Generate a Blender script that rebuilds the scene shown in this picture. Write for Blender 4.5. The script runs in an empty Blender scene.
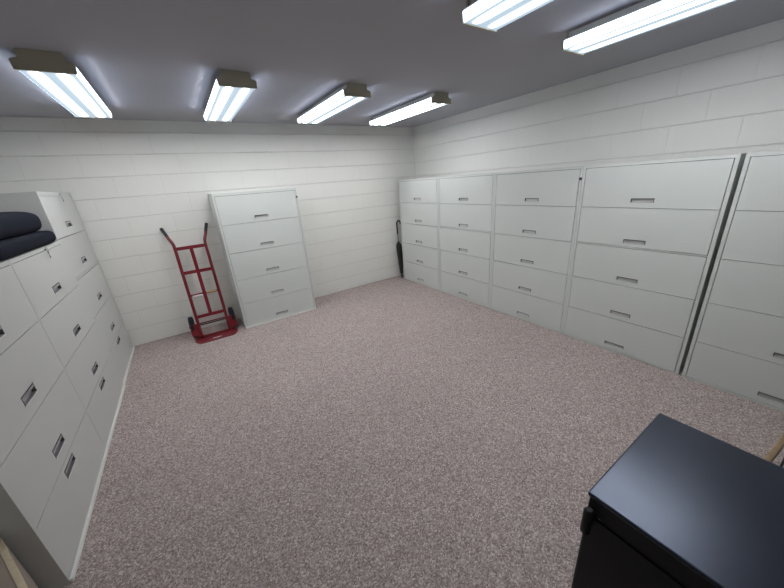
import bpy, bmesh, math, random
from mathutils import Vector, Matrix
random.seed(7)
PI = math.pi
sc = bpy.context.scene
COL = sc.collection

# ------------------------------------------------------------ room numbers
WALL_N = 4.379      # face of the far block wall (y)
WALL_E = 3.395      # face of the right block wall (x)
WALL_W = -1.300
WALL_S = -1.60
CEIL = 2.348
BLK_W, BLK_H = 0.4064, 0.2032

# ------------------------------------------------------------ materials
def mat(name):
    m = bpy.data.materials.new(name); m.use_nodes = True
    nt = m.node_tree
    return m, nt, nt.nodes['Principled BSDF']

def N(nt, t, **kw):
    n = nt.nodes.new(t)
    for k, v in kw.items():
        if k in n.inputs: n.inputs[k].default_value = v
        else: setattr(n, k, v)
    return n

def plain(name, col, rough=0.5, metal=0.0, spec=0.5, var=0.0, vscale=8.0, bump=0.0, bscale=300.0):
    m, nt, b = mat(name)
    b.inputs['Base Color'].default_value = (*col, 1)
    b.inputs['Roughness'].default_value = rough
    b.inputs['Metallic'].default_value = metal
    b.inputs['Specular IOR Level'].default_value = spec
    tc = N(nt, 'ShaderNodeTexCoord')
    if var:
        nz = N(nt, 'ShaderNodeTexNoise'); nz.inputs['Scale'].default_value = vscale
        nz.inputs['Detail'].default_value = 4
        cr = N(nt, 'ShaderNodeValToRGB')
        cr.color_ramp.elements[0].position = 0.3; cr.color_ramp.elements[1].position = 0.7
        cr.color_ramp.elements[0].color = (*[c*(1-var) for c in col], 1)
        cr.color_ramp.elements[1].color = (*[min(1, c*(1+var)) for c in col], 1)
        nt.links.new(tc.outputs['Object'], nz.inputs['Vector'])
        nt.links.new(nz.outputs['Fac'], cr.inputs['Fac'])
        nt.links.new(cr.outputs['Color'], b.inputs['Base Color'])
    if bump:
        nz = N(nt, 'ShaderNodeTexNoise'); nz.inputs['Scale'].default_value = bscale
        bp = N(nt, 'ShaderNodeBump'); bp.inputs['Strength'].default_value = bump
        bp.inputs['Distance'].default_value = 0.002
        nt.links.new(tc.outputs['Object'], nz.inputs['Vector'])
        nt.links.new(nz.outputs['Fac'], bp.inputs['Height'])
        nt.links.new(bp.outputs['Normal'], b.inputs['Normal'])
    return m

def block_material(name, axis, shift, joint=0.12, paint=(0.69, 0.682, 0.64)):
    """Painted concrete block in running bond; axis = horizontal world axis of the wall."""
    m, nt, b = mat(name)
    g = N(nt, 'ShaderNodeNewGeometry')
    sp = N(nt, 'ShaderNodeSeparateXYZ'); nt.links.new(g.outputs['Position'], sp.inputs[0])
    ad = N(nt, 'ShaderNodeMath', operation='ADD'); ad.inputs[1].default_value = 10*BLK_W - shift
    nt.links.new(sp.outputs[axis], ad.inputs[0])
    cb = N(nt, 'ShaderNodeCombineXYZ')
    nt.links.new(ad.outputs[0], cb.inputs[0]); nt.links.new(sp.outputs['Z'], cb.inputs[1])
    def brick(mortar, smooth):
        br = N(nt, 'ShaderNodeTexBrick')
        br.offset = 0.5; br.offset_frequency = 2; br.squash = 1.0
        br.inputs['Scale'].default_value = 1.0
        br.inputs['Brick Width'].default_value = BLK_W
        br.inputs['Row Height'].default_value = BLK_H
        br.inputs['Mortar Size'].default_value = mortar
        br.inputs['Mortar Smooth'].default_value = smooth
        nt.links.new(cb.outputs[0], br.inputs['Vector'])
        return br
    # bed joints: a thin painted groove at every course
    fr = N(nt, 'ShaderNodeMath', operation='MODULO'); fr.inputs[1].default_value = BLK_H
    az = N(nt, 'ShaderNodeMath', operation='ADD'); az.inputs[1].default_value = BLK_H/2
    nt.links.new(sp.outputs['Z'], az.inputs[0]); nt.links.new(az.outputs[0], fr.inputs[0])
    sb = N(nt, 'ShaderNodeMath', operation='SUBTRACT'); sb.inputs[1].default_value = BLK_H/2
    ab = N(nt, 'ShaderNodeMath', operation='ABSOLUTE')
    nt.links.new(fr.outputs[0], sb.inputs[0]); nt.links.new(sb.outputs[0], ab.inputs[0])
    bed = N(nt, 'ShaderNodeMapRange', interpolation_type='SMOOTHSTEP')
    bed.inputs['From Min'].default_value = 0.0015; bed.inputs['From Max'].default_value = 0.0060
    bed.inputs['To Min'].default_value = 1.0; bed.inputs['To Max'].default_value = 0.0
    nt.links.new(ab.outputs[0], bed.inputs['Value'])
    nz = N(nt, 'ShaderNodeTexNoise'); nz.inputs['Scale'].default_value = 3; nz.inputs['Detail'].default_value = 5
    nt.links.new(g.outputs['Position'], nz.inputs['Vector'])
    pc = N(nt, 'ShaderNodeMix', data_type='RGBA')
    pc.inputs[6].default_value = (*paint, 1); pc.inputs[7].default_value = (*[c*1.05 for c in paint], 1)
    nt.links.new(nz.outputs['Fac'], pc.inputs[0])
    dk = N(nt, 'ShaderNodeMath', operation='MULTIPLY_ADD'); dk.inputs[1].default_value = -joint; dk.inputs[2].default_value = 1.0
    nt.links.new(bed.outputs[0], dk.inputs[0])
    br = brick(0.0030, 0.8)
    dk2 = N(nt, 'ShaderNodeMath', operation='MULTIPLY_ADD'); dk2.inputs[1].default_value = -joint*0.55
    nt.links.new(br.outputs['Fac'], dk2.inputs[0]); nt.links.new(dk.outputs[0], dk2.inputs[2])
    mx = N(nt, 'ShaderNodeVectorMath', operation='SCALE')
    nt.links.new(pc.outputs[2], mx.inputs[0]); nt.links.new(dk2.outputs[0], mx.inputs['Scale'])
    nt.links.new(mx.outputs[0], b.inputs['Base Color'])
    b.inputs['Roughness'].default_value = 0.55
    b.inputs['Specular IOR Level'].default_value = 0.35
    br2 = brick(0.006, 1.0)
    inv = N(nt, 'ShaderNodeMath', operation='SUBTRACT'); inv.inputs[0].default_value = 1.0
    nt.links.new(br2.outputs['Fac'], inv.inputs[1])
    n2 = N(nt, 'ShaderNodeTexNoise'); n2.inputs['Scale'].default_value = 160; n2.inputs['Detail'].default_value = 3
    nt.links.new(g.outputs['Position'], n2.inputs['Vector'])
    ml = N(nt, 'ShaderNodeMath', operation='MULTIPLY_ADD'); ml.inputs[1].default_value = 0.25
    i2 = N(nt, 'ShaderNodeMath', operation='MULTIPLY'); i2.inputs[1].default_value = 0.45
    nt.links.new(inv.outputs[0], i2.inputs[0])
    i3 = N(nt, 'ShaderNodeMath', operation='SUBTRACT'); nt.links.new(i2.outputs[0], i3.inputs[0]); nt.links.new(bed.outputs[0], i3.inputs[1])
    nt.links.new(n2.outputs['Fac'], ml.inputs[0]); nt.links.new(i3.outputs[0], ml.inputs[2])
    bp = N(nt, 'ShaderNodeBump'); bp.inputs['Strength'].default_value = 0.7; bp.inputs['Distance'].default_value = 0.004
    nt.links.new(ml.outputs[0], bp.inputs['Height']); nt.links.new(bp.outputs['Normal'], b.inputs['Normal'])
    return m

def carpet_material():
    m, nt, b = mat('carpet')
    g = N(nt, 'ShaderNodeNewGeometry')
    v = N(nt, 'ShaderNodeTexVoronoi'); v.inputs['Scale'].default_value = 175
    nt.links.new(g.outputs['Position'], v.inputs['Vector'])
    bw = N(nt, 'ShaderNodeSeparateColor'); nt.links.new(v.outputs['Color'], bw.inputs[0])
    cr = N(nt, 'ShaderNodeValToRGB'); e = cr.color_ramp.elements
    e[0].position = 0.0; e[0].color = (0.185, 0.145, 0.136, 1)
    e[1].position = 1.0; e[1].color = (0.60, 0.52, 0.48, 1)
    for p, c in ((0.3, (0.285, 0.232, 0.219, 1)), (0.62, (0.36, 0.300, 0.283, 1)), (0.85, (0.44, 0.372, 0.352, 1))):
        k = e.new(p); k.color = c
    nt.links.new(bw.outputs[0], cr.inputs['Fac'])
    n1 = N(nt, 'ShaderNodeTexNoise'); n1.inputs['Scale'].default_value = 2.2; n1.inputs['Detail'].default_value = 4
    nt.links.new(g.outputs['Position'], n1.inputs['Vector'])
    mr = N(nt, 'ShaderNodeMapRange'); mr.inputs['To Min'].default_value = 0.92; mr.inputs['To Max'].default_value = 1.08
    nt.links.new(n1.outputs['Fac'], mr.inputs['Value'])
    mx = N(nt, 'ShaderNodeVectorMath', operation='SCALE')
    nt.links.new(cr.outputs['Color'], mx.inputs[0]); nt.links.new(mr.outputs[0], mx.inputs['Scale'])
    nt.links.new(mx.outputs[0], b.inputs['Base Color'])
    b.inputs['Roughness'].default_value = 1.0; b.inputs['Specular IOR Level'].default_value = 0.05
    n2 = N(nt, 'ShaderNodeTexNoise'); n2.inputs['Scale'].default_value = 260; n2.inputs['Detail'].default_value = 2
    nt.links.new(g.outputs['Position'], n2.inputs['Vector'])
    bp = N(nt, 'ShaderNodeBump'); bp.inputs['Strength'].default_value = 0.6; bp.inputs['Distance'].default_value = 0.004
    nt.links.new(n2.outputs['Fac'], bp.inputs['Height']); nt.links.new(bp.outputs['Normal'], b.inputs['Normal'])
    return m

def lens_material(name, clear, col, strength, bands=0.0):
    """Prismatic acrylic: the sheet itself emits the glow of the tubes, slightly see-through."""
    m, nt, b = mat(name); nt.nodes.remove(b)
    out = nt.nodes['Material Output']
    tr = N(nt, 'ShaderNodeBsdfTransparent'); tr.inputs['Color'].default_value = (clear, clear, clear, 1)
    em = N(nt, 'ShaderNodeEmission'); em.inputs['Color'].default_value = (*col, 1); em.inputs['Strength'].default_value = strength
    if bands:
        # lamp glow put into the lens emission: bright along each tube, bluish between
        tc = N(nt, 'ShaderNodeTexCoord'); sp = N(nt, 'ShaderNodeSeparateXYZ'); nt.links.new(tc.outputs['Object'], sp.inputs[0])
        def math_(op, a, c=None, d=None):
            n = N(nt, 'ShaderNodeMath', operation=op)
            for k, v in enumerate((a, c, d)):
                if v is None: continue
                if isinstance(v, (int, float)): n.inputs[k].default_value = v
                else: nt.links.new(v, n.inputs[k])
            return n.outputs[0]
        ax = math_('ABSOLUTE', sp.outputs['X'])
        q = math_('DIVIDE', math_('SUBTRACT', ax, 0.055), 0.0145)
        gx = math_('EXPONENT', math_('MULTIPLY', math_('MULTIPLY', q, q), -1.0))
        my = N(nt, 'ShaderNodeMapRange', interpolation_type='SMOOTHSTEP')
        my.inputs['From Min'].default_value = 0.50; my.inputs['From Max'].default_value = 0.59
        my.inputs['To Min'].default_value = 1.0; my.inputs['To Max'].default_value = 0.0
        nt.links.new(math_('ABSOLUTE', sp.outputs['Y']), my.inputs['Value'])
        e2 = N(nt, 'ShaderNodeEmission'); e2.inputs['Color'].default_value = (0.97, 0.98, 1.0, 1)
        nt.links.new(math_('MULTIPLY', math_('MULTIPLY', gx, my.outputs[0]), bands), e2.inputs['Strength'])
        a2 = N(nt, 'ShaderNodeAddShader'); nt.links.new(em.outputs[0], a2.inputs[0]); nt.links.new(e2.outputs[0], a2.inputs[1]); em = a2
    ad = N(nt, 'ShaderNodeAddShader')
    nt.links.new(tr.outputs[0], ad.inputs[0]); nt.links.new(em.outputs[0], ad.inputs[1])
    nt.links.new(ad.outputs[0], out.inputs['Surface'])
    return m

def emission(name, col, s):
    m, nt, b = mat(name); nt.nodes.remove(b)
    em = N(nt, 'ShaderNodeEmission'); em.inputs['Color'].default_value = (*col, 1); em.inputs['Strength'].default_value = s
    nt.links.new(em.outputs[0], nt.nodes['Material Output'].inputs['Surface'])
    return m

TUBE = 2.0
LENS_BASE = 0.62
LENS_BAND = 52.0
M = dict(
    block_n=block_material('painted_block_far', 'X', 0.12),
    block_e=block_material('painted_block_side', 'Y', 0.05, 0.06),
    carpet=carpet_material(),
    ceiling=plain('ceiling_paint', (0.40, 0.40, 0.43), 0.9, spec=0.2, var=0.02, vscale=3, bump=0.25, bscale=120),
    steel=plain('cabinet_paint', (0.555, 0.575, 0.545), 0.42, spec=0.4, var=0.012, vscale=3, bump=0.05, bscale=900),
    steel_left=plain('cabinet_paint_warm_grey', (0.50, 0.50, 0.475), 0.42, spec=0.4, var=0.012, vscale=3, bump=0.05, bscale=900),
    trim_steel=plain('cabinet_base_paint', (0.68, 0.68, 0.64), 0.4, spec=0.4),
    inside=plain('gap_shade_black', (0.02, 0.02, 0.02), 0.9),  # near-black colour for the shade seen through the drawer gaps
    cup=plain('grey_pull', (0.50, 0.50, 0.48), 0.45),
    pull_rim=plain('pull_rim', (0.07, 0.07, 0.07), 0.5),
    cup_metal=plain('satin_pull', (0.52, 0.52, 0.545), 0.3, metal=0.9),
    chrome=plain('bright_metal', (0.75, 0.75, 0.76), 0.22, metal=1.0),
    dark_metal=plain('dark_metal', (0.05, 0.05, 0.055), 0.4, metal=0.6),
    red=plain('red_enamel', (0.15, 0.002, 0.008), 0.32, var=0.06, vscale=14),
    red_plate=plain('red_plate_worn', (0.15, 0.014, 0.020), 0.45, var=0.16, vscale=22),
    grip=plain('black_rubber_grip', (0.012, 0.012, 0.014), 0.6),
    tyre=plain('black_tyre', (0.009, 0.011, 0.016), 0.7, spec=0.2),
    label_white=plain('white_sticker', (0.85, 0.85, 0.83), 0.5),
    label_gold=plain('yellow_sticker', (0.50, 0.36, 0.14), 0.5, var=0.5, vscale=60),
    housing=plain('light_housing', (0.62, 0.61, 0.56), 0.5),
    housing_edge=plain('light_end_plate', (0.40, 0.38, 0.29), 0.5),  # olive look of the unlit end caps put into the colour
    black_side=plain('black_side_paint', (0.006, 0.006, 0.007), 0.5, spec=0.3),
    black_paint=plain('black_satin_paint', (0.005, 0.006, 0.012), 0.29, spec=0.9, var=0.3, vscale=9, bump=0.03, bscale=250),
    navy=plain('navy_fabric', (0.0040, 0.0056, 0.0135), 0.85, spec=0.15, var=0.2, vscale=30, bump=0.3, bscale=500),
    umbrella=plain('black_nylon', (0.010, 0.010, 0.011), 0.6, bump=0.3, bscale=60),
    cardboard=plain('cardboard', (0.25, 0.205, 0.165), 0.85, var=0.07, vscale=12),
    cardboard_edge=plain('cardboard_edge', (0.48, 0.40, 0.28), 0.85, var=0.10, vscale=60),
    ink=plain('black_ink', (0.02, 0.02, 0.02), 0.6),
    wood=plain('oak_wood', (0.20, 0.135, 0.072), 0.5, var=0.25, vscale=18),
    seat=plain('black_vinyl', (0.015, 0.015, 0.017), 0.5),
)
M['lens'] = lens_material('acrylic_lens', 0.012, (0.66, 0.84, 1.0), LENS_BASE, LENS_BAND); M['lens_side'] = lens_material('acrylic_lens_side', 0.2, (0.60, 0.73, 1.0), 4.2)
M['black_paint'].node_tree.nodes['Principled BSDF'].inputs['Specular Tint'].default_value = (0.68, 0.78, 1.0, 1)  # bluish reflection of the lamps put into the specular tint
M['tube'] = emission('fluorescent_tube', (0.95, 0.975, 1.0), TUBE)

# ------------------------------------------------------------ mesh helpers
def add_box(bm, x0, x1, y0, y1, z0, z1, mi=0, bevel=0.0, seg=2):
    r = bmesh.ops.create_cube(bm, size=1.0)
    vs = r['verts']
    for v in vs:
        v.co = Vector(((x0+x1)/2 + v.co.x*(x1-x0), (y0+y1)/2 + v.co.y*(y1-y0), (z0+z1)/2 + v.co.z*(z1-z0)))
    fs = set(f for v in vs for f in v.link_faces)
    for f in fs: f.material_index = mi
    if bevel:
        es = list(set(e for v in vs for e in v.link_edges))
        bmesh.ops.bevel(bm, geom=es, offset=bevel, segments=seg, affect='EDGES', profile=0.5)

def add_tube(bm, pts, r, n=12, mi=0, radii=None, cap=True):
    pts = [Vector(p) for p in pts]
    t0 = (pts[1]-pts[0]).normalized()
    up = Vector((0, 0, 1)) if abs(t0.z) < 0.9 else Vector((1, 0, 0))
    nrm = t0.cross(up).normalized()
    rings = []
    for i, p in enumerate(pts):
        if i == 0: t = t0
        elif i == len(pts)-1: t = (pts[i]-pts[i-1]).normalized()
        else: t = ((pts[i]-pts[i-1]).normalized() + (pts[i+1]-pts[i]).normalized()).normalized()
        nrm = (nrm - t*nrm.dot(t)).normalized()
        bn = t.cross(nrm)
        rr = radii[i] if radii else r
        rings.append([bm.verts.new(p + (nrm*math.cos(2*PI*k/n) + bn*math.sin(2*PI*k/n))*rr) for k in range(n)])
    for a, b in zip(rings, rings[1:]):
        for k in range(n):
            f = bm.faces.new((a[k], a[(k+1) % n], b[(k+1) % n], b[k])); f.smooth = True; f.material_index = mi
    if cap:
        for rg in (rings[0][::-1], rings[-1]):
            f = bm.faces.new(rg); f.material_index = mi

def smooth_path(pts, k=6):
    """Catmull-Rom through the points."""
    P = [Vector(p) for p in pts]; P = [2*P[0]-P[1]] + P + [2*P[-1]-P[-2]]
    out = []
    for i in range(1, len(P)-2):
        a, b, c, d = P[i-1:i+3]
        for j in range(k):
            t = j/k
            out.append(0.5*((2*b) + (c-a)*t + (2*a-5*b+4*c-d)*t*t + (3*b-a-3*c+d)*t**3))
    out.append(P[-2])
    return out

def add_lathe(bm, prof, n=24, axis='X', centre=(0, 0, 0), mi=0):
    """prof: (r, h) pairs along the axis."""
    c = Vector(centre); rings = []
    for r, h in prof:
        ring = []
        for k in range(n):
            a = 2*PI*k/n
            if axis == 'X': v = Vector((h, r*math.cos(a), r*math.sin(a)))
            elif axis == 'Z': v = Vector((r*math.cos(a), r*math.sin(a), h))
            else: v = Vector((r*math.cos(a), h, r*math.sin(a)))
            ring.append(bm.verts.new(c+v))
        rings.append(ring)
    for a, b in zip(rings, rings[1:]):
        for k in range(n):
            f = bm.faces.new((a[k], a[(k+1) % n], b[(k+1) % n], b[k])); f.smooth = True; f.material_index = mi
    for rg in (rings[0], rings[-1]):
        f = bm.faces.new(rg); f.material_index = mi

def add_prism(bm, outline, z0, z1, mi=0, M4=None):
    """outline: xy points, extruded from z0 to z1."""
    lo = [bm.verts.new((x, y, z0)) for x, y in outline]
    hi = [bm.verts.new((x, y, z1)) for x, y in outline]
    fs = [bm.faces.new(lo[::-1]), bm.faces.new(hi)]
    n = len(lo)
    for k in range(n): fs.append(bm.faces.new((lo[k], lo[(k+1) % n], hi[(k+1) % n], hi[k])))
    for f in fs: f.material_index = mi
    if M4 is not None:
        bmesh.ops.transform(bm, matrix=M4, verts=lo+hi)

def obj(name, bm, mats, parent=None, loc=(0, 0, 0), rot=(0, 0, 0)):
    bmesh.ops.recalc_face_normals(bm, faces=bm.faces)
    me = bpy.data.meshes.new(name); bm.to_mesh(me); bm.free()
    for m in (mats if isinstance(mats, (list, tuple)) else [mats]): me.materials.append(m)
    o = bpy.data.objects.new(name, me); COL.objects.link(o)
    o.location = loc; o.rotation_euler = rot
    if parent: o.parent = parent
    return o

def tag(o, label, cat, group=None):
    o['label'] = label; o['category'] = cat
    if group: o['group'] = group
    return o

def thing(name, label, cat, loc=(0, 0, 0), rotz=0.0, group=None):
    o = bpy.data.objects.new(name, None); COL.objects.link(o)
    o.empty_display_size = 0.1
    o.location = loc; o.rotation_euler = (0, 0, rotz)
    return tag(o, label, cat, group)

def struct(name, bm, m):
    o = obj(name, bm, m); o['kind'] = 'structure'; return o

# ------------------------------------------------------------ room shell
T = 0.15
def slab(name, box, m):
    bm = bmesh.new(); add_box(bm, *box); return struct(name, bm, m)
slab('floor', (WALL_W-T, WALL_E+T, WALL_S-T, WALL_N+T, -0.12, 0), M['carpet'])
slab('ceiling', (WALL_W-T, WALL_E+T, WALL_S-T, WALL_N+T, CEIL, CEIL+0.12), M['ceiling'])
slab('wall_back', (WALL_W, WALL_E, WALL_N, WALL_N+T, 0, CEIL), M['block_n'])
slab('wall_right', (WALL_E, WALL_E+T, WALL_S, WALL_N+T, 0, CEIL), M['block_e'])
slab('wall_left', (WALL_W-T, WALL_W, WALL_S, WALL_N+T, 0, CEIL), M['block_e'])
slab('wall_front', (WALL_W, WALL_E, WALL_S-T, WALL_S, 0, CEIL), M['block_n'])

# ------------------------------------------------------------ lateral filing cabinets
W = 0.9125
def drawer_front(w, h, hx, hw, z0, z1, t=0.018):
    """steel front in the plane y=0..t with a real opening for the pull, centred at hx"""
    bm = bmesh.new()
    a, b = -w/2, w/2
    add_box(bm, a, hx-hw/2, 0, t, 0, h)
    add_box(bm, hx+hw/2, b, 0, t, 0, h)
    add_box(bm, hx-hw/2, hx+hw/2, 0, t, 0, z0)
    add_box(bm, hx-hw/2, hx+hw/2, 0, t, z1, h)
    bmesh.ops.remove_doubles(bm, verts=bm.verts, dist=1e-5)
    return bm

def pull(hx, hw, z0, z1, d, fancy):
    if not fancy: d = 0.009
    """recessed cup: pocket, rim and finger lip"""
    bm = bmesh.new(); g = 0.0015
    x0, x1 = hx-hw/2+g, hx+hw/2-g; b0, b1 = z0+g, z1-g
    add_box(bm, x0, x1, d, d+0.002, b0, b1)            # back of the cup
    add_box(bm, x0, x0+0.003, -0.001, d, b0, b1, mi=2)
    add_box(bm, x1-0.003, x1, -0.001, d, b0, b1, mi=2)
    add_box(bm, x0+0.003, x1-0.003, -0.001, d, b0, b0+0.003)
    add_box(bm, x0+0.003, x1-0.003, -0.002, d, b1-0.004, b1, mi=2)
    if fancy:
        add_box(bm, x0+0.003, x1-0.003, 0.000, 0.004, b1-0.018, b1-0.004)   # finger lip
        add_box(bm, x0-0.004, x1+0.004, -0.0015, 0.0, b0-0.004, b0, mi=1)
    return bm

def cabinet(loc, rotz, label, group, lines, H, fronts, pulls, hw, hh, frame, paint, cup, base_lip, fancy=False, rails=()):
    """lines: [(z0, z1)] opening of each drawer; pulls: centre height of each pull"""
    t = thing('filing_cabinet', label, 'filing cabinet', loc, rotz, group)
    D = 0.455; s = 0.016
    bm = bmesh.new()
    add_box(bm, -W/2, -W/2+s, 0.0, D, 0, H); add_box(bm, W/2-s, W/2, 0.0, D, 0, H)
    add_box(bm, -W/2+s, W/2-s, 0.0, D, H-s, H)
    add_box(bm, -W/2+s, W/2-s, D-s, D, 0, H-s)
    add_box(bm, -W/2+s, W/2-s, 0.0, D-s, 0, lines[-1][0]-0.003)
    for z0, z1 in rails: add_box(bm, -W/2+s, W/2-s, 0.004, 0.05, z0, z1)
    if frame > s:
        for sx in (-1, 1):
            a, b = sorted((sx*(W/2-s), sx*(W/2-frame)))
            add_box(bm, a, b, 0.0, 0.03, lines[-1][0]-0.003, H-s)
    zt = lines[0][1]+0.0025
    if zt < H-s: add_box(bm, -W/2+s, W/2-s, 0.0, 0.03, zt, H-s)
    add_box(bm, -W/2+s, W/2-s, 0.035, 0.037, lines[-1][0], H-s, mi=1)   # black sheet standing in for the shade in the drawer gaps
    bmesh.ops.remove_doubles(bm, verts=bm.verts, dist=1e-5)
    obj('case', bm, [paint, M['inside']], t)
    if base_lip:
        bm = bmesh.new()
        add_box(bm, -W/2+0.001, W/2-0.001, -0.012, -0.0002, 0.0, 0.022, bevel=0.003)
        obj('base_rail', bm, M['trim_steel'], t)
    w = W-2*frame-0.0080
    for i, (z0, z1) in enumerate(lines):
        h = z1-z0-0.0018; pz = pulls[i]-z0-0.0009
        jit = fronts[i] if fronts else 0.0
        dr = obj('drawer', drawer_front(w, h, 0, hw, pz-hh/2, pz+hh/2), paint, t, (0, jit, z0+0.0009))
        obj('handle', pull(0, hw, pz-hh/2, pz+hh/2, 0.016, fancy), [cup, M['trim_steel'], M['pull_rim']], dr)
    return t

def lock(t, x, z):
    bm = bmesh.new(); add_lathe(bm, [(0.008, -0.016), (0.011, -0.012), (0.011, -0.0005)], 14, 'Y', (x, 0, z))
    obj('lock', bm, M['dark_metal'], t)

# right-hand row: five cabinets, all 0.915 m wide
XR = 2.907
g = 'five-drawer filing cabinets along the right wall'
RL = [(1.2515, 1.560), (0.9375, 1.2495), (0.6235, 0.9355), (0.3165, 0.6215), (0.016, 0.3145)]
RL2 = [(1.2515, 1.560), (0.9500, 1.2495), (0.6235, 0.9355), (0.3165, 0.6215), (0.016, 0.3145)]
HR = 1.584
edges = [4.194, 3.2775, 2.362, 1.4465, 0.511]
labels = ['light grey five-drawer filing cabinet in the far corner beside the black umbrella',
          'light grey five-drawer filing cabinet, second in the right row from the far corner',
          'light grey filing cabinet in the middle of the right row, lock at its upper right',
          'light grey five-drawer filing cabinet left of the black gap in the right row',
          'light grey five-drawer filing cabinet right of the black gap, cut by the frame edge']
jits = [(0, 0.002, 0, 0, 0), (0, 0.001, -0.003, 0, 0), (0, 0, 0.002, 0, 0), (0, 0, 0.002, 0, -0.003), (0, 0, 0.001, 0, 0)]
for i, y in enumerate(edges):
    L = RL2 if i in (1, 3) else RL
    t = cabinet((XR, y-0.458, 0), -PI/2, labels[i], g, L, HR, jits[i],
                [z0+0.055 for z0, z1 in RL], 0.150, 0.031, 0.020, M['steel'], M['cup'], False,
                rails=[(0.9375, 0.9480)] if i in (1, 3) else ())
    if i == 2: lock(t, 0.446, 1.482)

# free-standing cabinet against the far wall
t = cabinet((0.777, 3.952, 0), 0, 'light grey filing cabinet standing alone against the far wall beside the red hand truck', None,
            [(1.2515, 1.560), (0.9335, 1.2495), (0.6155, 0.9315), (0.3155, 0.6135), (0.022, 0.3135)], 1.590, (0, 0, 0, 0.001, 0),
            [1.308, 0.990, 0.672, 0.374, 0.078], 0.150, 0.031, 0.020, M['steel'], M['cup'], True)
lock(t, 0.447, 1.484)

# left-hand row
XL = -0.8214
g = 'filing cabinets along the left wall'
LL = [(0.986, 1.312), (0.660, 0.984), (0.342, 0.658), (0.030, 0.340)]
LP = [1.068, 0.748, 0.427, 0.290]
cabinet((XL, 2.956, 0), PI/2, 'lower four-drawer filing cabinet in the left row, directly in front of the tall one', g,
        LL, 1.338, (0, 0, 0, 0), LP, 0.152, 0.050, 0.011, M['steel_left'], M['cup_metal'], True, True)
cabinet((XL, 2.041, 0), PI/2, 'nearest filing cabinet of the left row, beside the cardboard box', g,
        LL, 1.338, (0, 0, 0, 0), LP, 0.152, 0.050, 0.011, M['steel_left'], M['cup_metal'], True, True)
cabinet((XL-0.008, 3.872, 0), PI/2, 'tall filing cabinet at the far end of the left row, rising above the cushions', g,
        [(1.350, 1.668), (1.032, 1.346), (0.672, 1.008), (0.337, 0.670), (0.030, 0.335)], 1.700, (0, 0, 0, 0, 0),
        [1.436, 1.117, 0.762, 0.442, 0.290], 0.152, 0.050, 0.011, M['steel_left'], M['cup_metal'], True, True,
        rails=[(1.012, 1.028)])

# keys hanging in the locks
def keys(x, y, z, rotz, label):
    t = thing('key_ring', label, 'keys', (x, y, z), rotz, 'keys hanging in the cabinet locks')
    bm = bmesh.new(); add_lathe(bm, [(0.006, -0.012), (0.006, -0.001)], 12, 'Y', (0, 0, 0)); obj('lock_barrel', bm, M['chrome'], t)
    bm = bmesh.new()
    add_tube(bm, [(0.014*math.sin(a*PI/8), -0.014, -0.012-0.014*math.cos(a*PI/8)+0.012) for a in range(17)], 0.0012, 6, cap=False)
    obj('ring', bm, M['chrome'], t)
    for k, (dx, tilt, l) in enumerate(((0.004, 0.12, 0.05), (-0.016, -0.35, 0.045))):
        bm = bmesh.new()
        add_lathe(bm, [(0.010, -0.001), (0.010, 0.001)], 14, 'Y', (0, 0, -0.008))
        add_box(bm, -0.0035, 0.0035, -0.001, 0.001, -l, -0.014)
        obj('key', bm, M['chrome'] if k else M['dark_metal'], t, (dx, -0.015-0.003*k, -0.012), (0, tilt, 0))
keys(XL+0.001, 3.03, 1.322, PI/2, 'small keys hanging in the lock below the navy cushions')
keys(XL-0.007, 3.93, 1.682, PI/2, 'small keys hanging at the top of the tall left cabinet')

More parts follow.
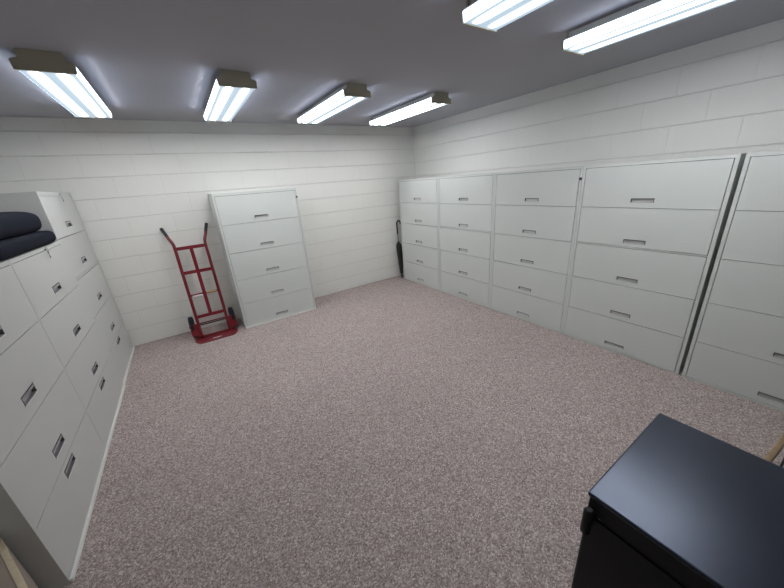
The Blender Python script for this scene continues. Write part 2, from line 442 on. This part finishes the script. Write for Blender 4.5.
# ------------------------------------------------------------ hand truck
def hand_truck():
    a = math.atan2(0.27, 1.05)     # lean towards the wall
    t = thing('hand_truck', 'red metal two-wheeled hand truck with black grips leaning against the block wall', 'hand truck', (0.002, 4.000, 0.0), 0)
    F = lambda x, s, o=0.0: (x, s*math.sin(a)+o*math.cos(a), s*math.cos(a)-o*math.sin(a))   # s along the frame, o behind it
    hb = 0.150
    def bar(name, p, q, rx, ro, m, bev=0.003):
        p = Vector(p); q = Vector(q); d = q-p; L = d.length
        bm = bmesh.new(); add_box(bm, -rx, rx, -ro, ro, 0, L, bevel=bev)
        z = d.normalized(); x = Vector((1, 0, 0)) if abs(z.x) < 0.9 else Vector((0, math.cos(a), -math.sin(a)))
        y = z.cross(x).normalized(); x = y.cross(z)
        m4 = Matrix((x, y, z)).transposed().to_4x4(); m4.translation = p
        bmesh.ops.transform(bm, matrix=m4, verts=bm.verts)
        return obj(name, bm, m, t)
    for sx in (-1, 1):
        bm = bmesh.new()
        pts = [F(sx*hb, 0.02), F(sx*(hb+0.002), 0.4), F(sx*(hb+0.003), 0.8), F(sx*(hb+0.003), 1.06), F(sx*(hb+0.008), 1.13),
               F(sx*(hb+0.030), 1.19, 0.010), F(sx*(hb+0.052), 1.255, 0.020)]
        sp = smooth_path(pts, 6)
        add_tube(bm, sp, 0.0165, 14)
        obj('side_rail', bm, M['red'], t)
        bm = bmesh.new()
        e0, e1 = Vector(F(sx*(hb+0.040), 1.222, 0.015)), Vector(F(sx*(hb+0.075), 1.325, 0.030))
        add_tube(bm, [e0, e0.lerp(e1, .05), e0.lerp(e1, .93), e0.lerp(e1, .98), e1], 0.018, 14, radii=[0.015, 0.0175, 0.0175, 0.015, 0.008])
        obj('grip', bm, M['grip'], t)
        # axle bracket and wheel guard
        bm = bmesh.new()
        q = [(0.02, -0.006), (0.02, 0.05), (0.12, 0.20), (0.20, 0.18), (0.24, 0.02), (0.24, -0.006)]
        pl = []
        for xx in (sx*(hb+0.006), sx*(hb+0.012)):
            pl.append([bm.verts.new(F(xx, s, o)) for s, o in q])
        bm.faces.new(pl[0]); bm.faces.new(pl[1][::-1])
        for k in range(6): bm.faces.new((pl[0][k], pl[0][(k+1) % 6], pl[1][(k+1) % 6], pl[1][k]))
        obj('axle_bracket', bm, M['red'], t)
        bm = bmesh.new()
        xa, xb = sorted((sx*(hb+0.013), sx*(hb+0.088)))
        m4 = Matrix.Rotation(-a, 4, 'X')
        add_box(bm, xa, xb, -0.004, 0.004, 0.055, 0.195, bevel=0.003)
        bmesh.ops.transform(bm, matrix=m4, verts=bm.verts)
        obj('wheel_guard', bm, M['red'], t)
        # wheel
        c = (sx*(hb+0.066), 0.155, 0.127)
        wl = None
        bm = bmesh.new(); R = 0.1265
        add_lathe(bm, [(0.070, -0.022), (0.105, -0.026), (0.120, -0.022), (R, -0.010), (R, 0.010), (0.120, 0.022), (0.105, 0.026), (0.070, 0.022)], 40, 'X', (0, 0, 0))
        wl = obj('wheel', bm, M['tyre'], t, c)
        bm = bmesh.new(); add_lathe(bm, [(0.020, -0.032), (0.022, -0.024), (0.066, -0.0235), (0.066, 0.0235), (0.022, 0.024), (0.020, 0.032)], 28, 'X', (0, 0, 0))
        obj('wheel_hub', bm, M['red'], wl)
    bm = bmesh.new(); add_tube(bm, [(-0.255, 0.155, 0.127), (0.255, 0.155, 0.127)], 0.008, 12); obj('axle', bm, M['dark_metal'], t)
    for s in (1.070, 0.790, 0.270):
        bar('cross_bar', F(-hb, s), F(hb, s), 0.006, 0.019, M['red'])
    cb = bar('cross_bar', F(-hb, 0.525), F(hb, 0.525), 0.005, 0.013, M['red'])
    bar('cross_bar', F(-hb, 0.190), F(hb, 0.190), 0.006, 0.007, M['red'])
    bar('centre_strap', F(0.0, 0.270, -0.008), F(0.0, 1.070, -0.008), 0.018, 0.003, M['red'])
    # stickers on the thin cross bar
    for x0, x1, m, nm, lb, dz in ((-0.125, -0.020, 'label_white', 'sticker', 'white sticker', -0.012), (0.022, 0.130, 'label_gold', 'sticker', 'yellow sticker', 0.004)):
        bm = bmesh.new(); add_box(bm, x0, x1, -0.0145, -0.0135, -0.008, 0.008)
        bmesh.ops.transform(bm, matrix=Matrix.Translation(F(0, 0.525+dz)) @ Matrix.Rotation(-a, 4, 'X'), verts=bm.verts)
        s = obj(nm, bm, M[m], cb); s['label'] = lb
    # toe plate, tapering and rounded towards the front
    bm = bmesh.new()
    out = [(-0.215, 0.025), (0.215, 0.025), (0.228, -0.005), (0.224, -0.045), (0.190, -0.110), (0.160, -0.130), (-0.160, -0.130), (-0.190, -0.110), (-0.224, -0.045), (-0.228, -0.005)]
    add_prism(bm, out, 0.001, 0.009)
    add_box(bm, -0.205, 0.205, 0.018, 0.024, 0.009, 0.040)
    tp = obj('toe_plate', bm, M['red_plate'], t)
    # white maker's script on the plate
    bm = bmesh.new(); x = -0.045
    strokes = [(0, 0, .006, .028), (.006, .028, .012, .008), (.012, .008, .020, .028), (.020, .028, .024, 0), (.030, 0, .034, .018),
               (.040, 0, .046, .028), (.050, 0, .056, .028), (.060, .002, .070, .006), (.060, .002, .064, .018), (.064, .018, .074, .016), (.078, 0, .084, .026), (.074, .018, .090, .020)]
    for x0, y0, x1, y1 in strokes:
        p = Vector((x+x0, -0.085+y0, 0.0096)); q = Vector((x+x1, -0.085+y1, 0.0096))
        d = (q-p).normalized(); n = Vector((-d.y, d.x, 0))*0.0026; h = Vector((0, 0, 0.0004))
        v = [bm.verts.new(c) for c in (p-n-h, q-n-h, q+n-h, p+n-h, p-n+h, q-n+h, q+n+h, p+n+h)]
        for f in ((3, 2, 1, 0), (4, 5, 6, 7), (0, 1, 5, 4), (1, 2, 6, 5), (2, 3, 7, 6), (3, 0, 4, 7)): bm.faces.new([v[k] for k in f])
    o = obj('logo', bm, M['label_white'], tp); o['label'] = 'white script logo'
hand_truck()

# ------------------------------------------------------------ umbrella in the corner
t = thing('umbrella', 'black folded umbrella with a hooked handle leaning in the far corner', 'umbrella', (2.900, 4.243, 0))
top = Vector((0.015, 0.070, 0.80)); foot = Vector((0.0, 0.0, 0.004))
P = lambda s, x=0, y=0: foot.lerp(top, s) + Vector((x, y, 0))
bm = bmesh.new()
n = 20; prof = [(0.00, .006), (0.10, .010), (0.12, .018), (0.35, .028), (0.62, .034), (0.80, .036), (0.86, .030), (0.90, .016), (0.92, .009)]
rings = []
for s, r in prof:
    c = P(s*0.84); ring = []
    for k in range(n):
        ang = 2*PI*k/n; rr = 1.25*r*(1+0.12*math.cos(5*ang+6*s))
        ring.append(bm.verts.new(c+Vector((rr*math.cos(ang), rr*math.sin(ang), 0))))
    rings.append(ring)
for a_, b_ in zip(rings, rings[1:]):
    for k in range(n):
        f = bm.faces.new((a_[k], a_[(k+1) % n], b_[(k+1) % n], b_[k])); f.smooth = True
bm.faces.new(rings[0][::-1]); bm.faces.new(rings[-1])
obj('canopy', bm, M['umbrella'], t)
bm = bmesh.new(); add_tube(bm, [P(0.76), P(0.97)], 0.006, 10); obj('shaft', bm, M['dark_metal'], t)
bm = bmesh.new()
hk = [P(0.93), P(1.04), P(1.13), P(1.17, 0.008), P(1.195, 0.03), P(1.19, 0.055), P(1.16, 0.070), P(1.12, 0.074)]
add_tube(bm, smooth_path(hk, 6), 0.012, 12); obj('handle', bm, M['grip'], t)

# ------------------------------------------------------------ navy cushions on the left cabinets
def cushion(name, label, x0, x1, y0, y1, z0, z1, sag, dome, e, rot=0.0):
    """superellipse pad with a rounded edge and piping"""
    bm = bmesh.new(); cx, cy = (x0+x1)/2, (y0+y1)/2; a, b = (x1-x0)/2, (y1-y0)/2; h = (z1-z0)
    nu, nv = 96, 16; rings = []
    for j in range(nv+1):
        v = -PI/2 + PI*j/nv
        cr = abs(math.cos(v))**0.45; zz = math.copysign(abs(math.sin(v))**0.8, v)
        ring = []
        for k in range(nu):
            u = 2*PI*k/nu; c, s = math.cos(u), math.sin(u)
            px = math.copysign(abs(c)**e, c); py = math.copysign(abs(s)**e, s)
            inset = 1-(1-cr)*(dome if v > 0 else 0.3)
            if j in (0, nv): inset = 0.6 if j == 0 or dome < 0.5 else 0.03
            w = sag*math.sin(3*u+1)*0.3
            ring.append(bm.verts.new((a*px*inset, b*py*inset, h/2+zz*h/2*(0.97 if j == nv else 1) + (w if zz > 0 else 0))))
        rings.append(ring)
    for p_, q_ in zip(rings, rings[1:]):
        for k in range(nu):
            f = bm.faces.new((p_[k], p_[(k+1) % nu], q_[(k+1) % nu], q_[k])); f.smooth = True
    bm.faces.new(rings[0][::-1]); f = bm.faces.new(rings[-1]); f.smooth = True
    return tag(obj(name, bm, M['navy'], None, (cx, cy, z0), (0, 0, rot)), label, 'cushion', 'navy cushions on the left cabinets')
cushion('seat_cushion', 'flat navy cushion lying on the lower left cabinets under another cushion', -1.270, -0.806, 2.35, 3.398, 1.3385, 1.432, 0.0, 0.3, 0.18)
cushion('seat_cushion', 'navy cushion stacked on top of the other one on the left cabinets', -1.270, -0.832, 2.35, 3.385, 1.4335, 1.580, 0.0, 0.85, 0.30)

# ------------------------------------------------------------ black cabinet in the foreground
t = thing('storage_cabinet', 'black steel cabinet with a glossy scuffed top in the right foreground', 'cabinet', (1.026, -0.015, 0))
bm = bmesh.new()
add_box(bm, -0.245, 0.270, -0.28, 0.268, 0.012, 0.686, bevel=0.004)
for x in (-0.2, 0.2):
    for y in (-0.23, 0.22): add_lathe(bm, [(0.02, 0.0), (0.018, 0.014)], 12, 'Z', (x, y, 0))
obj('body', bm, M['black_side'], t)
bm = bmesh.new(); add_box(bm, -0.250, 0.274, -0.285, 0.273, 0.6865, 0.702, bevel=0.006, seg=4); obj('top', bm, M['black_paint'], t)
bm = bmesh.new(); add_box(bm, -0.2505, -0.2455, -0.265, 0.262, 0.030, 0.620, bevel=0.002); dr = obj('door', bm, M['black_side'], t)
bm = bmesh.new()
add_tube(bm, [(-0.272, 0.253, 0.572), (-0.272, 0.253, 0.580), (-0.272, 0.253, 0.662), (-0.272, 0.253, 0.669)], 0.013, 16, radii=[0.008, 0.013, 0.013, 0.008])
add_box(bm, -0.272, -0.2506, 0.246, 0.259, 0.590, 0.605); add_box(bm, -0.272, -0.2506, 0.246, 0.259, 0.638, 0.652)
obj('handle', bm, M['black_side'], dr)
bm = bmesh.new(); add_box(bm, -0.2495, -0.2453, 0.228, 0.262, 0.6318, 0.6335); o = obj('trim_strip', bm, M['chrome'], t); o['label'] = 'thin bright metal strip'

# ------------------------------------------------------------ low wooden table frame, mostly hidden or out of frame on the right
t = thing('low_table', 'low light-wood table frame with a dark lower shelf behind the black cabinet', 'table', (1.655, 0.004, 0), -0.085)
LT, DT = 1.04, 0.42
for x in (0.016, LT-0.016):
    for y in (-0.014, -DT+0.014):
        bm = bmesh.new(); add_box(bm, x-0.014, x+0.014, y-0.012, y+0.012, 0, 0.4195, bevel=0.003); obj('leg', bm, M['wood'], t)
for y in (-0.014, -DT+0.014):
    bm = bmesh.new(); add_box(bm, 0, LT, y-0.011, y+0.011, 0.420, 0.444, bevel=0.005); obj('rail', bm, M['wood'], t)
bm = bmesh.new(); add_box(bm, LT-0.03, LT, -DT+0.0255, -0.0255, 0.422, 0.442, bevel=0.004); obj('rail', bm, M['wood'], t)
bm = bmesh.new(); add_box(bm, 0.29, LT-0.032, -DT+0.03, -0.029, 0.345, 0.360, bevel=0.002); sh = obj('shelf', bm, M['seat'], t)
bm = bmesh.new(); add_box(bm, 0.275, 0.2895, -DT+0.03, -0.029, 0.342, 0.363, bevel=0.003); o = obj('shelf_edge', bm, M['cup'], sh); o['label'] = 'pale grey shelf edge'
for y in (-0.035, -DT+0.035):
    bm = bmesh.new(); add_box(bm, 0.272, 0.288, y-0.004, y+0.004, 0, 0.3415); obj('shelf_bracket', bm, M['dark_metal'], t)

# ------------------------------------------------------------ cardboard box beside the near cabinet
ang = math.atan2(-0.320, 0.162)
t = thing('cardboard_box', 'brown cardboard box with a black print in the lower left corner', 'box', (-0.8142, 1.4152, 0), ang+PI/2)
# local +x is the edge facing the room's right, local y runs along it
Wd, Ln, Hh = 0.36, 0.40, 0.400
bm = bmesh.new()
x1, x0 = 0.0, -Wd
y0, y1 = -0.27, 0.174
th = 0.014
add_box(bm, x0, x1, y0, y1, 0.0, 0.006)
add_box(bm, x1-0.005, x1, y0, y1, 0.006, Hh-0.006); add_box(bm, x0, x0+0.005, y0, y1, 0.006, Hh-0.006)
add_box(bm, x0+0.005, x1-0.005, y0, y0+0.005, 0.006, Hh-0.006); add_box(bm, x0+0.005, x1-0.005, y1-0.005, y1, 0.006, Hh-0.006)
obj('box_body', bm, M['cardboard'], t)
bm = bmesh.new(); add_box(bm, x0, (x0+x1)/2-0.001, y0, y1, Hh-0.0055, Hh-0.002); obj('flap', bm, M['cardboard'], t)
bm = bmesh.new(); add_box(bm, (x0+x1)/2+0.001, x1-0.018, y0, y1, Hh-0.0055, Hh-0.002); fl = obj('flap', bm, M['cardboard'], t)
bm = bmesh.new(); add_box(bm, x1-0.0178, x1, y0, y1, Hh-0.0055, Hh, bevel=0.001); o = obj('folded_edge', bm, M['cardboard_edge'], t); o['label'] = 'pale folded cardboard edge'
bm = bmesh.new()
add_box(bm, -0.095, -0.065, -0.030, -0.022, Hh-0.0018, Hh-0.0012); add_box(bm, -0.095, -0.072, -0.048, -0.038, Hh-0.0018, Hh-0.0012)
o = obj('print_mark', bm, M['ink'], fl); o['label'] = 'black printed mark'

# ------------------------------------------------------------ ceiling lights
def ceiling_light(x, y0, y1, label, group):
    t = thing('ceiling_light', label, 'ceiling light', (x, (y0+y1)/2, CEIL), 0, group)
    L = (y1-y0)/2; hw = 0.125
    bm = bmesh.new()
    add_box(bm, -0.078, 0.078, -L+0.012, L-0.012, -0.040, -0.0005)
    add_box(bm, -0.1195, 0.1195, -L+0.012, L-0.012, -0.0465, -0.0405)
    obj('housing', bm, M['housing'], t)
    for sy in (-1, 1):
        bm = bmesh.new()
        pr = [(-0.088, -0.0005), (-0.092, -0.038), (-0.118, -0.046), (-hw, -0.050), (-hw+0.004, -0.094), (hw-0.004, -0.094), (hw, -0.050), (0.118, -0.046), (0.092, -0.038), (0.088, -0.0005)]
        a_ = sy*L; b_ = sy*(L-0.011)
        lo = [bm.verts.new((px, a_, pz)) for px, pz in pr]; hi = [bm.verts.new((px, b_, pz)) for px, pz in pr]
        bm.faces.new(lo); bm.faces.new(hi[::-1])
        for k in range(len(pr)): bm.faces.new((lo[k], lo[(k+1) % len(pr)], hi[(k+1) % len(pr)], hi[k]))
        obj('end_cap', bm, M['housing_edge'], t)
        for sx in (-1, 1): pass
    for sx in (-1, 1):
        bm = bmesh.new(); add_tube(bm, [(sx*0.052, -L+0.025, -0.066), (sx*0.052, L-0.025, -0.066)], 0.0125, 16)
        for f in bm.faces: f.smooth = True
        obj('fluorescent_tube', bm, M['tube'], t)
    # wraparound lens: thin acrylic shell
    bm = bmesh.new()
    pr = [(-0.121, -0.048), (-0.119, -0.078), (-0.110, -0.089), (0.110, -0.089), (0.119, -0.078), (0.121, -0.048)]
    ra = [bm.verts.new((px, -L+0.0115, pz)) for px, pz in pr]; rb = [bm.verts.new((px, L-0.0115, pz)) for px, pz in pr]
    for k in range(len(pr)-1):
        f = bm.faces.new((ra[k], ra[k+1], rb[k+1], rb[k])); f.material_index = 0 if k == 2 else 1
    obj('lens', bm, [M['lens'], M['lens_side']], t)
gl = 'wraparound fluorescent ceiling lights'
ceiling_light(-0.397, 2.600, 3.812, 'lit fluorescent ceiling light nearest the left wall', gl)
ceiling_light(0.540, 2.600, 3.812, 'lit fluorescent ceiling light above the lone cabinet, second from the left', gl)
ceiling_light(1.455, 2.600, 3.812, 'lit fluorescent ceiling light, third from the left in the far row', gl)
ceiling_light(2.380, 2.600, 3.812, 'lit fluorescent ceiling light closest to the far right corner', gl)
ceiling_light(1.446, 0.095, 1.305, 'lit ceiling light cut by the top edge of the photo, left of two', gl)
ceiling_light(2.300, 0.095, 1.305, 'lit ceiling light cut by the top edge, nearest the right wall', gl)

# ------------------------------------------------------------ camera
cam = bpy.data.cameras.new('camera'); co = bpy.data.objects.new('camera', cam); COL.objects.link(co)
F_, yaw, pitch, roll = 310.3153, 0.5638, 0.3519, -0.0778
cy, sy, cp, sp = math.cos(yaw), math.sin(yaw), math.cos(pitch), math.sin(pitch)
f = Vector((sy*cp, cy*cp, -sp)); r = Vector((cy, -sy, 0)); u = r.cross(f)
cr, sr = math.cos(roll), math.sin(roll)
r2, u2 = cr*r+sr*u, -sr*r+cr*u
m = Matrix((r2, u2, -f)).transposed().to_4x4(); m.translation = Vector((0, 0, 1.5859))
co.matrix_world = m
cam.sensor_width = 36.0; cam.lens = 36.0*F_/784.0; cam.clip_start = 0.02; cam.shift_x = -0.8/784; cam.shift_y = 0.7/784
sc.camera = co

w = bpy.data.worlds.new('world'); sc.world = w; w.use_nodes = True
w.node_tree.nodes['Background'].inputs[0].default_value = (0.05, 0.05, 0.055, 1)
sc.view_settings.view_transform = 'Standard'; sc.view_settings.look = 'None'
sc.view_settings.exposure = 0.30; sc.view_settings.gamma = 1.0; sc.view_settings.use_curve_mapping = False
sc.cycles.use_denoising = True
sc.cycles.max_bounces = 10; sc.cycles.diffuse_bounces = 6; sc.cycles.transparent_max_bounces = 12
